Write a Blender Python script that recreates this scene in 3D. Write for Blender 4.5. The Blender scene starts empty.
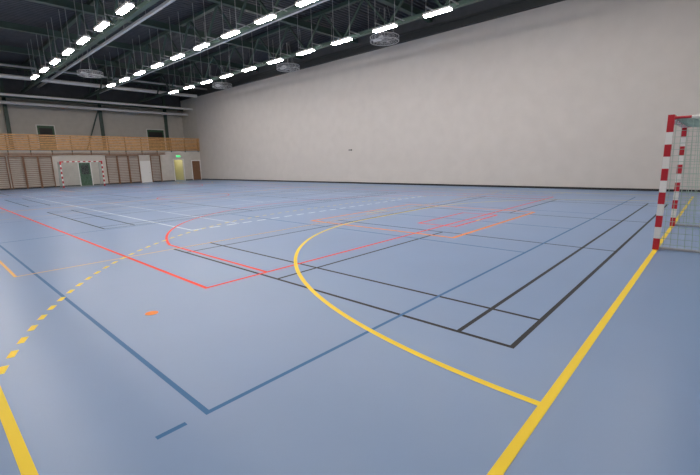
import bpy, math
from mathutils import Vector, Matrix

# ---------------------------------------------------------------- materials
def mat(name, col, rough=0.5, metal=0.0, noise=0.0, nscale=5.0, bump=0.0, bscale=50.0, emit=None, estr=0.0, spec=0.5):
    m = bpy.data.materials.new(name); m.use_nodes = True
    nt = m.node_tree; b = nt.nodes['Principled BSDF']
    b.inputs['Base Color'].default_value = (*col, 1)
    b.inputs['Roughness'].default_value = rough
    b.inputs['Metallic'].default_value = metal
    b.inputs['Specular IOR Level'].default_value = spec
    tc = nt.nodes.new('ShaderNodeTexCoord')
    if noise > 0:
        n = nt.nodes.new('ShaderNodeTexNoise'); n.inputs['Scale'].default_value = nscale
        n.inputs['Detail'].default_value = 6
        nt.links.new(tc.outputs['Object'], n.inputs['Vector'])
        r = nt.nodes.new('ShaderNodeValToRGB')
        r.color_ramp.elements[0].position = 0.3; r.color_ramp.elements[1].position = 0.7
        r.color_ramp.elements[0].color = (*[c*(1-noise) for c in col], 1)
        r.color_ramp.elements[1].color = (*[min(1, c*(1+noise)) for c in col], 1)
        nt.links.new(n.outputs['Fac'], r.inputs['Fac'])
        nt.links.new(r.outputs['Color'], b.inputs['Base Color'])
    if bump > 0:
        n2 = nt.nodes.new('ShaderNodeTexNoise'); n2.inputs['Scale'].default_value = bscale
        nt.links.new(tc.outputs['Object'], n2.inputs['Vector'])
        bp = nt.nodes.new('ShaderNodeBump'); bp.inputs['Strength'].default_value = bump
        bp.inputs['Distance'].default_value = 0.01
        nt.links.new(n2.outputs['Fac'], bp.inputs['Height'])
        nt.links.new(bp.outputs['Normal'], b.inputs['Normal'])
    if emit:
        b.inputs['Emission Color'].default_value = (*emit, 1)
        b.inputs['Emission Strength'].default_value = estr
    return m

M = {}
M['floor'] = mat('blue_sports_floor', (0.180, 0.285, 0.485), 0.33, noise=0.02, nscale=0.8, spec=0.42)
M['wall'] = mat('grey_acoustic_wall', (0.56, 0.535, 0.51), 0.85, noise=0.03, nscale=1.5, bump=0.15, bscale=25)
M['endwall'] = mat('painted_block_wall', (0.56, 0.53, 0.48), 0.8, noise=0.05, nscale=3)
M['upwall'] = mat('gallery_wall_paint', (0.54, 0.52, 0.48), 0.8, noise=0.05, nscale=2)
M['dark'] = mat('dark_deck_paint', (0.055, 0.062, 0.072), 0.6, noise=0.15, nscale=2)
M['green'] = mat('dark_green_steel', (0.045, 0.08, 0.068), 0.5)
M['steel'] = mat('charcoal_steel', (0.035, 0.04, 0.042), 0.6)
M['greybeam'] = mat('galvanised_grey', (0.34, 0.35, 0.36), 0.45, metal=0.1)
M['duct'] = mat('light_grey_duct', (0.60, 0.61, 0.62), 0.5)
M['white'] = mat('white_paint', (0.78, 0.78, 0.76), 0.4)
M['red'] = mat('red_paint', (0.50, 0.015, 0.03), 0.35)
M['wood'] = mat('varnished_pine', (0.56, 0.30, 0.11), 0.45, noise=0.25, nscale=6)
M['wooddk'] = mat('aged_beech', (0.25, 0.13, 0.07), 0.5, noise=0.25, nscale=6)
M['door'] = mat('brown_door', (0.20, 0.10, 0.05), 0.5, noise=0.1)
M['grdoor'] = mat('green_door', (0.03, 0.09, 0.045), 0.5)
M['limewall'] = mat('cream_corridor_paint', (0.62, 0.58, 0.36), 0.7)
M['net'] = mat('net_cord', (0.34, 0.46, 0.40), 0.8)
M['base'] = mat('black_rubber_base', (0.015, 0.015, 0.017), 0.6)
M['lamp'] = mat('lamp_diffuser', (0.9, 0.9, 0.9), 0.5, emit=(1.0, 0.92, 0.86), estr=72)
M['corrlamp'] = mat('corridor_lamp', (0.9, 0.9, 0.9), 0.5, emit=(1.0, 0.95, 0.75), estr=5.5)
M['exit'] = mat('exit_sign_face', (0.02, 0.4, 0.1), 0.5, emit=(0.1, 1.0, 0.3), estr=1.2)
M['l_yel'] = mat('line_yellow', (0.90, 0.66, 0.03), 0.45, spec=0.2)
M['l_blk'] = mat('line_black', (0.008, 0.010, 0.015), 0.5, spec=0.2)
M['l_blu'] = mat('line_blue', (0.03, 0.14, 0.33), 0.45, spec=0.2)
M['l_red'] = mat('line_red', (0.90, 0.055, 0.025), 0.5, spec=0.15)
M['l_org'] = mat('line_orange', (0.92, 0.29, 0.06), 0.5, spec=0.15)
M['l_tan'] = mat('line_tan', (0.80, 0.45, 0.11), 0.45, spec=0.2)
M['l_wht'] = mat('line_white', (0.70, 0.78, 0.80), 0.45, spec=0.25)

# ---------------------------------------------------------------- mesh builder
class MB:
    def __init__(s): s.v=[]; s.f=[]; s.m=[]; s.mats=[]
    def mi(s, k):
        if k not in s.mats: s.mats.append(k)
        return s.mats.index(k)
    def quad(s, pts, k):
        i=len(s.v); s.v += [tuple(p) for p in pts]; s.f.append(tuple(range(i,i+len(pts)))); s.m.append(s.mi(k))
    def box(s, a, b, k):
        x0,y0,z0=a; x1,y1,z1=b
        i=len(s.v)
        s.v += [(x0,y0,z0),(x1,y0,z0),(x1,y1,z0),(x0,y1,z0),(x0,y0,z1),(x1,y0,z1),(x1,y1,z1),(x0,y1,z1)]
        for f in [(0,3,2,1),(4,5,6,7),(0,1,5,4),(1,2,6,5),(2,3,7,6),(3,0,4,7)]:
            s.f.append(tuple(i+j for j in f)); s.m.append(s.mi(k))
    def prism(s, p, q, r, k, n=8, r2=None, square=False):
        p=Vector(p); q=Vector(q); d=(q-p).normalized()
        up=Vector((0,0,1)) if abs(d.z)<0.9 else Vector((0,1,0))
        a=d.cross(up).normalized(); b=a.cross(d).normalized()
        if square:
            n=4; offs=[a*r+b*(r2 or r), -a*r+b*(r2 or r), -a*r-b*(r2 or r), a*r-b*(r2 or r)]
        else:
            offs=[a*r*math.cos(2*math.pi*t/n)+b*r*math.sin(2*math.pi*t/n) for t in range(n)]
        i=len(s.v)
        for o in offs: s.v.append(tuple(p+o))
        for o in offs: s.v.append(tuple(q+o))
        for t in range(n):
            s.f.append((i+t,i+(t+1)%n,i+n+(t+1)%n,i+n+t)); s.m.append(s.mi(k))
        s.f.append(tuple(i+t for t in reversed(range(n)))); s.m.append(s.mi(k))
        s.f.append(tuple(i+n+t for t in range(n))); s.m.append(s.mi(k))
    def make(s, name, parent=None, loc=(0,0,0), rz=0):
        me=bpy.data.meshes.new(name); me.from_pydata(s.v,[],s.f)
        for k in s.mats: me.materials.append(M[k])
        me.polygons.foreach_set('material_index', s.m); me.update()
        o=bpy.data.objects.new(name, me); bpy.context.scene.collection.objects.link(o)
        o.location=loc; o.rotation_euler=(0,0,rz)
        if parent: o.parent=parent
        return o

XL, XR, YN, YF, YG, ZC = -2.0, 22.5, -3.0, 43.5, 47.0, 10.4
WT = 8.95   # top of pale right wall

# ---------------------------------------------------------------- shell
b=MB(); b.box((XL-0.3,YN-0.3,-0.2),(XR+0.3,YG+0.3,0),'floor'); b.make('floor')
b=MB()
b.box((XR,YN-0.3,0),(XR+0.3,YF,WT),'wall'); b.box((XR,YN-0.3,WT),(XR+0.3,YG+0.3,ZC),'dark')
b.box((XR,YF,0),(XR+0.3,YG+0.3,WT),'upwall')
b.make('wall_right')
b=MB(); b.box((XL-0.3,YN-0.3,0),(XL,YG+0.3,ZC),'endwall'); b.make('wall_left')
b=MB(); b.box((XL,YN-0.3,0),(XR,YN,ZC),'endwall'); b.make('wall_near')
# far wall, ground storey, with one open doorway
b=MB()
dx0,dx1,dz=19.45,20.45,2.25
b.box((XL,YF,0),(dx0,YF+0.2,3.1),'endwall'); b.box((dx1,YF,0),(XR,YF+0.2,3.1),'endwall'); b.box((dx0,YF,dz),(dx1,YF+0.2,3.1),'endwall')
b.box((XL,YF,3.1),(XR,YG,3.28),'greybeam')
b.box((XL,YG,0),(XR,YG+0.3,8.0),'upwall'); b.box((XL,YG,8.0),(XR,YG+0.3,ZC),'dark')
# corridor
b.box((dx0-0.6,YF+0.2,0),(dx0-0.5,YG,3.1),'limewall'); b.box((dx1+0.5,YF+0.2,0),(dx1+0.6,YG,3.1),'limewall')
b.box((dx0-0.5,YG-0.1,0),(dx1+0.5,YG,3.1),'limewall')
b.make('wall_far')
b=MB(); b.box((dx0-0.1,YF+1.2,2.95),(dx1+0.1,YF+2.4,3.1),'corrlamp'); b.make('corridor_ceiling_lamp')
# base trim
b=MB(); b.box((XR-0.03,YN,0),(XR,YF,0.10),'base'); b.make('baseboard_right')
b=MB(); b.box((XL,YF-0.02,0),(dx0-0.1,YF,0.10),'base'); b.box((dx1+0.1,YF-0.02,0),(21.4,YF,0.10),'base'); b.make('baseboard_far')

# ceiling: corrugated deck, ribs along X
b=MB()
y=YN; p=0.30
b.box((XL-0.3,YN-0.3,ZC+0.1),(XR+0.3,YG+0.3,ZC+0.25),'dark')
while y<YG:
    pr=[(y,ZC+0.09),(y+0.10,ZC+0.09),(y+0.14,ZC),(y+0.26,ZC),(y+p,ZC+0.09)]
    for (ya,za),(yb,zb) in zip(pr[:-1],pr[1:]):
        b.quad([(XL,ya,za),(XL,yb,zb),(XR,yb,zb),(XR,ya,za)],'dark')
    y+=p
b.make('ceiling')

# ---------------------------------------------------------------- roof steel
def truss_y(x, name):
    b=MB(); zb,zt=8.45,10.25
    b.box((x-0.11,YN,zb-0.09),(x+0.11,YG,zb+0.09),'green')
    b.box((x-0.11,YN,zt-0.09),(x+0.11,YG,zt+0.09),'green')
    y=YN+0.5; up=True
    while y<YG-2:
        z0,z1=(zb,zt) if up else (zt,zb)
        b.prism((x,y,z0),(x,y+1.6,z1),0.05,'green',square=True)
        y+=1.6; up=not up
    return b.make(name)
for x in (3.0,8.0,12.9,17.9): truss_y(x,'roof_truss')
b=MB()
y=2.0
while y<46:
    b.box((XL,y-0.08,9.72),(XR,y+0.08,10.05),'green')
    b.box((XL,y-0.14,9.68),(XR,y+0.14,9.72),'green')
    y+=5.9
b.make('roof_cross_beams')
b=MB(); b.box((XR-0.16,YN,WT+0.02),(XR-0.001,YG,WT+0.10),'steel'); b.box((XR-0.10,YN,WT+0.10),(XR-0.07,YG,WT+0.42),'steel'); b.box((XR-0.16,YN,WT+0.42),(XR-0.001,YG,WT+0.52),'steel')
b.make('wall_top_beam')
# grey cable trays / curtain housings
for x,z,w,h in ((14.0,8.9,0.42,0.22),(19.3,8.9,0.22,0.16),(9.2,8.9,0.14,0.12)):
    b=MB(); b.box((x-w/2,YN,z),(x+w/2,YG-0.1,z+h),'duct')
    y=YN+1
    while y<YG-1:
        b.prism((x,y,z+h),(x,y,10.45),0.015,'greybeam',n=6); y+=3
    b.make('ceiling_duct')
# pipes across near the far end
b=MB()
for (yy,z,r,k) in ((42.5,8.9,0.16,'white'),(44.3,7.75,0.10,'white'),(45.5,7.25,0.14,'duct'),(46.6,8.0,0.20,'green'),(40.2,9.3,0.08,'greybeam')):
    b.prism((XL,yy,z),(XR-0.3 if yy<43 else XR-0.01,yy,z),r,k,n=12)
b.make('ventilation_pipes')
# gallery columns with braces
b=MB()
for x in (0.0,6.6,14.0,20.5):
    b.box((x-0.13,YG-0.3,3.28),(x+0.13,YG-0.04,ZC),'green')
    b.prism((x+0.1,YG-0.17,8.0),(x-1.6,YG-0.17,3.4),0.05,'green',square=True) if x in (14.0,) else None
b.box((XL,YG-0.35,7.25),(XR,YG-0.02,7.55),'green')
b.make('gallery_columns')

# ---------------------------------------------------------------- lamps
for x in (2.1,7.1,12.0,17.0):
    b=MB()
    for k in range(-3,10):
        yc=10.1+2.95*k
        if yc<YN+1.5 or yc>YF-0.5: continue
        b.box((x-0.14,yc-0.68,8.06),(x+0.14,yc+0.68,8.15),'white')
        b.box((x-0.115,yc-0.65,8.01),(x+0.115,yc+0.65,8.06),'lamp')
        for d in (-0.6,0.6):
            b.box((x-0.012,yc+d-0.012,8.15),(x+0.012,yc+d+0.012,10.5),'greybeam')
            b.box((x-0.02,yc+d-0.02,8.41),(x+0.83,yc+d+0.02,8.45),'greybeam')
    b.make('fluorescent_light_row')

# ---------------------------------------------------------------- caged round ceiling fans
def fan(x,y,zc=8.7,R=0.85):
    e=bpy.data.objects.new('ceiling_fan',None); bpy.context.scene.collection.objects.link(e)
    e.location=(x,y,0)
    b=MB()
    b.prism((0,0,zc+0.1),(0,0,10.45),0.035,'greybeam',n=10)
    b.prism((0,0,zc-0.14),(0,0,zc+0.16),0.15,'greybeam',n=20)
    for k in range(3):
        a=k*2*math.pi/3+0.4
        b.prism((0.75*math.cos(a),0.75*math.sin(a),zc+0.14),(0.25*math.cos(a),0.25*math.sin(a),10.45),0.012,'greybeam',n=6)
    b.make('motor_and_hanger',e)
    b=MB()
    for k in range(4):
        a=k*math.pi/2+0.3; c,s=math.cos(a),math.sin(a)
        def P(r,t,z): return (r*c-t*s, r*s+t*c, z)
        b.quad([P(0.14,-0.05,zc-0.02),P(0.74,-0.12,zc-0.05),P(0.74,0.12,zc+0.05),P(0.14,0.05,zc+0.02)],'white')
    b.make('blades',e)
    b=MB(); n=32
    for rr,zz,rad in ((R,zc-0.13,0.018),(R,zc+0.13,0.018),(R*0.97,zc-0.15,0.01),(R*0.75,zc-0.17,0.008),(R*0.5,zc-0.18,0.008),(R*0.28,zc-0.18,0.008),(R*0.7,zc+0.16,0.008)):
        for i in range(n):
            a0,a1=2*math.pi*i/n,2*math.pi*(i+1)/n
            b.prism((rr*math.cos(a0),rr*math.sin(a0),zz),(rr*math.cos(a1),rr*math.sin(a1),zz),rad,'duct',n=6)
    for i in range(20):
        a=2*math.pi*i/20; c,s=math.cos(a),math.sin(a)
        b.prism((R*c,R*s,zc-0.13),(0.13*c,0.13*s,zc-0.18),0.006,'duct',n=5)
        b.prism((R*c,R*s,zc+0.13),(0.13*c,0.13*s,zc+0.17),0.006,'duct',n=5)
        b.prism((R*c,R*s,zc-0.13),(R*c,R*s,zc+0.13),0.008,'duct',n=5)
    b.make('wire_cage',e)
for (x,y) in ((20.3,15.6),(20.6,25.0),(20.6,34.5),(10.6,36.5)): fan(x,y)

# ---------------------------------------------------------------- gallery balustrade
b=MB()
z=3.22
for i in range(8):
    b.box((XL,YF-0.10,z),(XR-0.01,YF-0.06,z+0.10),'wood'); z+=0.148
b.box((XL,YF-0.14,4.42),(XR-0.01,YF-0.02,4.52),'wood')
x=XL+0.3
while x<XR:
    b.box((x-0.04,YF-0.06,3.05),(x+0.04,YF-0.002,4.42),'green'); x+=1.5
b.make('gallery_balustrade')
b=MB()
z=2.80
for i in range(2):
    b.box((XL,YF-0.09,z),(18.6,YF-0.05,z+0.07),'wooddk'); z+=0.14
x=XL+0.3
while x<18.6:
    b.box((x-0.03,YF-0.05,2.78),(x+0.03,YF-0.001,3.05),'wooddk'); x+=1.5
b.make('wooden_slat_trim')

# ---------------------------------------------------------------- wall bars
def wallbars(x):
    b=MB(); w=0.98
    for s in (0,w-0.05): b.box((x+s,YF-0.17,0.0),(x+s+0.05,YF-0.022,2.7),'wooddk')
    z=0.15
    for i in range(16):
        b.prism((x+0.02,YF-0.12,z),(x+w-0.02,YF-0.12,z),0.02,'wooddk',n=8); z+=0.16
    b.box((x,YF-0.17,2.66),(x+w,YF-0.022,2.74),'wooddk')
    b.make('wall_bars')
for x in [-1.5,-0.5,0.5,1.5,2.5,3.6,4.6,5.7,6.7,7.7,12.9,13.9,14.9,17.0]: wallbars(x)

# ---------------------------------------------------------------- doors
def door(name,x,z,w,h,k,y):
    e=bpy.data.objects.new(name,None); bpy.context.scene.collection.objects.link(e); e.location=(x,y,z)
    b=MB()
    b.box((-w/2-0.08,-0.04,0),(-w/2,-0.001,h+0.08),'white'); b.box((w/2,-0.04,0),(w/2+0.08,-0.001,h+0.08),'white'); b.box((-w/2,-0.04,h),(w/2,-0.001,h+0.08),'white')
    b.make('frame',e)
    b=MB(); b.box((-w/2,-0.03,0.01),(w/2,-0.001,h),k); b.box((-w/2+0.15,-0.035,h*0.5),(w/2-0.15,-0.029,h*0.9),'base'if k=='grdoor' else k)
    b.prism((w/2-0.18,-0.08,1.0),(w/2-0.06,-0.08,1.0),0.012,'greybeam',n=8); b.prism((w/2-0.08,-0.08,1.0),(w/2-0.08,-0.03,1.0),0.012,'greybeam',n=8)
    b.make('leaf',e)
door('door_1',21.9,0,0.9,2.1,'door',YF)
door('door_2',16.5,0,0.9,2.1,'white',YF)
door('door_3',11.1,0,0.9,2.1,'grdoor',YF)
door('door_4',9.3,3.28,1.3,2.3,'grdoor',YG)
door('door_5',19.3,3.28,1.8,2.3,'grdoor',YG)
b=MB(); b.box((dx0-0.08,YF-0.03,0),(dx0,YF-0.001,dz+0.08),'white'); b.box((dx1,YF-0.03,0),(dx1+0.08,YF-0.001,dz+0.08),'white'); b.box((dx0,YF-0.03,dz),(dx1,YF-0.001,dz+0.08),'white'); b.make('trim_1')
b=MB(); b.box((19.7,YF-0.08,2.5),(20.2,YF-0.002,2.72),'white'); b.box((19.73,YF-0.085,2.53),(20.17,YF-0.08,2.69),'exit'); b.make('exit_sign')
b=MB(); b.box((XR-0.05,20.4,2.42),(XR-0.001,20.7,2.51),'base'); b.box((XR-0.06,20.45,2.44),(XR-0.05,20.65,2.49),'greybeam'); b.make('wall_socket_plate')

# ---------------------------------------------------------------- handball goals
def goal(x,y,rz,H=2.25):
    e=bpy.data.objects.new('handball_goal',None); bpy.context.scene.collection.objects.link(e)
    e.location=(x,y,0.003); e.rotation_euler=(0,0,rz)
    W=1.54; r=0.045
    b=MB(); n=11; seg=(H-0.08)/n
    for s in (-W,W):
        for i in range(n):
            b.box((s-r,-r,i*seg),(s+r,r,(i+1)*seg),'red' if i%2==0 else 'white')
        b.box((s-r,-r,H-0.08),(s+r,r,H),'red')
    n=15; seg=(2*W-2*r)/n
    for i in range(n):
        b.box((-W+r+i*seg,-r,H-0.08),(-W+r+(i+1)*seg,r,H),'red' if i%2==0 else 'white')
    b.make('posts_and_crossbar',e)
    b=MB(); dt,db=0.85,1.15
    for s in (-W,W):
        m=4
        for i in range(m):
            b.prism((s,r+dt*i/m,H-0.05),(s,r+dt*(i+1)/m,H-0.05),0.022,'red' if i%2==0 else 'white')
        b.prism((s,dt,H-0.05),(s,db,0.03),0.02,'greybeam'); b.prism((s,0.04,0.03),(s,db,0.03),0.022,'greybeam')
    b.prism((-W,db,0.03),(W,db,0.03),0.022,'greybeam'); b.prism((-W,dt,H-0.05),(W,dt,H-0.05),0.02,'greybeam')
    b.make('support_frame',e)
    cu=bpy.data.curves.new('net','CURVE'); cu.dimensions='3D'; cu.bevel_depth=0.004; cu.bevel_resolution=0
    def line(pts):
        s=cu.splines.new('POLY'); s.points.add(len(pts)-1)
        for i,p in enumerate(pts): s.points[i].co=(*p,1)
    Ht=H-0.06
    def dep(z): return db+(dt-db)*z/Ht
    g=0.10; nx=int(2*W/g); nz=int(Ht/g)
    for j in range(1,nz+1):
        z=Ht*j/nz; d=dep(z)
        pts=[(-W,0.05,z)]
        pts+=[(-W-0.02*math.sin(math.pi*t/6),0.05+(d-0.05)*t/6,z-0.02*math.sin(math.pi*t/6)) for t in range(1,6)]
        pts+=[(-W+2*W*t/12,d+0.04*math.sin(math.pi*t/12),z) for t in range(13)]
        pts+=[(W,0.05+(d-0.05)*(6-t)/6,z) for t in range(1,7)]
        line(pts)
    for i in range(nx+1):
        x0=-W+2*W*i/nx
        line([(x0,0.04,Ht),(x0,dt*0.5,Ht-0.04),(x0,dt,Ht),(x0,dep(Ht*0.5)+0.04,Ht*0.5),(x0,db,0.05)])
    for s in (-W,W):
        for i in range(1,12):
            f=i/12
            line([(s,dt*f,Ht),(s,db*f,0.04)])
    for i in range(1,8): 
        line([(-W,dt*i/8,Ht-0.03*math.sin(math.pi*i/8)),(W,dt*i/8,Ht-0.03*math.sin(math.pi*i/8))])
    cu.materials.append(M['net'])
    o=bpy.data.objects.new('net',cu); bpy.context.scene.collection.objects.link(o); o.parent=e
GX=10.2; GY=0.71; GF=40.7
goal(GX,GY,math.pi,2.27); goal(GX,GF,0,2.2)

# ---------------------------------------------------------------- floor lines
class Lines:
    def __init__(s,name,k,z): s.b=MB(); s.n=name; s.k=k; s.z=z
    def seg(s,x0,y0,x1,y1,w=0.05,ext=True):
        p=Vector((x0,y0)); q=Vector((x1,y1)); d=(q-p).normalized(); n=Vector((-d.y,d.x))*w/2
        if ext: p=p-d*w/2; q=q+d*w/2
        s.b.quad([(*(p-n),s.z),(*(q-n),s.z),(*(q+n),s.z),(*(p+n),s.z)],s.k); s.z+=0.00001
    def rect(s,x0,y0,x1,y1,w=0.05):
        s.seg(x0,y0,x1,y0,w); s.seg(x1,y0,x1,y1,w); s.seg(x1,y1,x0,y1,w); s.seg(x0,y1,x0,y0,w)
    def strip(s,pts,w=0.05):
        L=[];R=[]
        for i,p in enumerate(pts):
            a=Vector(pts[max(i-1,0)]); c=Vector(pts[min(i+1,len(pts)-1)]); d=(c-a).normalized(); n=Vector((-d.y,d.x))*w/2
            L.append((*(Vector(p)+n),s.z)); R.append((*(Vector(p)-n),s.z))
        for i in range(len(pts)-1): s.b.quad([R[i],R[i+1],L[i+1],L[i]],s.k)
        s.z+=0.00001
    def done(s): return s.b.make(s.n)
def arcpts(cx,cy,r,a0,a1,n=48): return [(cx+r*math.cos(a0+(a1-a0)*i/n),cy+r*math.sin(a0+(a1-a0)*i/n)) for i in range(n+1)]
def dpath(y0,sgn,R,w2=10.0,ky=1.1):
    a=math.pi/2
    xl,xr=GX-1.5,GX+1.5
    lim=0 if R<=w2-1.5 else math.acos((w2-1.5)/R)
    left=[(xl-R*math.cos(t),y0+sgn*ky*R*math.sin(t)) for t in [lim+(a-lim)*i/60 for i in range(61)]]
    right=[(2*GX-x,y) for x,y in reversed(left)]
    return left+right
def resample(pts,step):
    out=[Vector(pts[0])]; acc=0.0
    for p,q in zip(pts[:-1],pts[1:]):
        p=Vector(p);q=Vector(q); d=(q-p).length
        if d<1e-9: continue
        t=step-acc
        while t<=d: out.append(p+(q-p)*t/d); t+=step
        acc=d-(t-step)
    return out
# white tennis
L=Lines('tennis_court_lines','l_wht',0.0003)
x=GX-5.49
while x<GX+5.3:
    L.seg(x,9.9,x+0.30,9.9,0.09,ext=False); L.z-=0.00001; x+=0.50
L.seg(GX-5.49,32.8,GX+5.49,32.8,0.05); L.seg(GX-5.49,9.9,GX-5.49,32.8,0.055); L.seg(GX+5.49,9.9,GX+5.49,32.8,0.055)
L.seg(GX-4.12,9.9,GX-4.12,32.8,0.04); L.seg(GX+4.12,9.9,GX+4.12,32.8,0.04)
L.seg(GX-4.12,14.5,GX+4.12,14.5,0.05); L.seg(GX-4.12,27.3,GX+4.12,27.3,0.05); L.seg(GX,14.5,GX,27.3,0.05); L.done()
# black badminton
L=Lines('badminton_court_lines','l_blk',0.0005)
for y0,w in ((1.2,0.047),(12.2,0.047),(22.4,0.047),(33.0,0.047)):
    X0=3.37; X1=X0+13.4; Y1=y0+6.75; s=0.52
    L.rect(X0,y0,X1,Y1,w); L.seg(X0,y0+s,X1,y0+s,w); L.seg(X0,Y1-s,X1,Y1-s,w)
    L.seg(X0+0.78,y0,X0+0.78,Y1,w); L.seg(X1-0.78,y0,X1-0.78,Y1,w)
    c=(X0+X1)/2; L.seg(c-1.98,y0,c-1.98,Y1,w); L.seg(c+1.98,y0,c+1.98,Y1,w)
    ym=(y0+Y1)/2; L.seg(X0,ym,c-1.98,ym,w); L.seg(c+1.98,ym,X1,ym,w)
L.done()
# blue volleyball
L=Lines('volleyball_court_lines','l_blu',0.0012)
for y0 in (2.39,16.5,30.0):
    L.rect(1.12,y0,19.1,y0+9.6,0.04)
    for x in (7.1,10.1,13.1): L.seg(x,y0,x,y0+9.6,0.04)
    L.seg(0.80,y0,0.95,y0,0.04)
L.done()
# red basketball
L=Lines('basketball_court_lines','l_red',0.0015)
L.rect(2.5,5.0,17.8,36.3,0.055); L.seg(2.5,20.7,17.8,20.7)
L.strip(arcpts(10.15,20.7,1.8,0,2*math.pi,60))
for y0,s in ((5.0,1),(36.3,-1)):
    a=math.acos(6.65/6.9)
    pts=[(10.15-6.65,y0),(10.15-6.65,y0+s*3.4)]+[(10.15-6.9*math.cos(t),y0+s*(1.6+6.9*math.sin(t))) for t in [a+(math.pi-2*a)*i/60 for i in range(61)]]+[(10.15+6.65,y0)]
    L.strip(pts,0.055)
L.rect(8.9,4.7,11.4,5.75,0.06)
L.done()
# orange floorball + dots
L=Lines('floorball_court_lines','l_org',0.0018)
L.rect(7.6,4.05,12.6,8.5,0.085); L.rect(7.6,33,12.6,37.3,0.06)
L.seg(0.88,20.9,19.4,20.9)
L.b.quad([(1.63+0.07*math.cos(t*math.pi/12),4.62+0.07*math.sin(t*math.pi/12),L.z) for t in range(24)],'l_org')
L.done()
# tan second court
L=Lines('training_court_lines','l_tan',0.0020)
L.rect(0.88,7.95,19.4,17.6,0.04); L.rect(0.88,24,19.4,33.5,0.04); L.done()
# yellow handball
L=Lines('handball_court_lines','l_yel',0.0022)
for x in (0.195,20.2): L.seg(x,GY,x,GF,0.065)
for y in (GY,GF): L.seg(0.195,y,20.2,y,0.065)
L.seg(0.195,(GY+GF)/2,20.2,(GY+GF)/2)
for y0,s in ((GY,1),(GF,-1)):
    L.strip(dpath(y0,s,6.05,99,1.1),0.06)
    pts=resample(dpath(y0,s,9.0,10.0,1.12),0.165)
    i=1
    while i+1<len(pts):
        L.seg(*pts[i],*pts[i+1],0.06,ext=False); L.z-=0.00001; i+=2
    L.seg(GX-0.5,y0+s*7.5,GX+0.5,y0+s*7.5,0.05); L.seg(GX-0.08,y0+s*4,GX+0.08,y0+s*4,0.05)
L.done()

# ---------------------------------------------------------------- world & camera
w=bpy.data.worlds.new('world'); bpy.context.scene.world=w; w.use_nodes=True
w.node_tree.nodes['Background'].inputs[0].default_value=(0.5,0.5,0.5,1); w.node_tree.nodes['Background'].inputs[1].default_value=0.05
bpy.context.scene.view_settings.view_transform='Standard'
cam=bpy.data.cameras.new('camera'); co=bpy.data.objects.new('camera',cam); bpy.context.scene.collection.objects.link(co)
r=Vector((0.6758,-0.737,-0.0241)).normalized(); bk=-Vector((0.7208,0.667,-0.1874)).normalized()
u=bk.cross(r).normalized(); r=u.cross(bk)
mt=Matrix((r,u,bk)).transposed().to_4x4(); mt.translation=Vector((0,0,1.65)); co.matrix_world=mt
cam.sensor_width=36; cam.lens=36*400/700; cam.clip_start=0.05; cam.clip_end=200
bpy.context.scene.camera=co
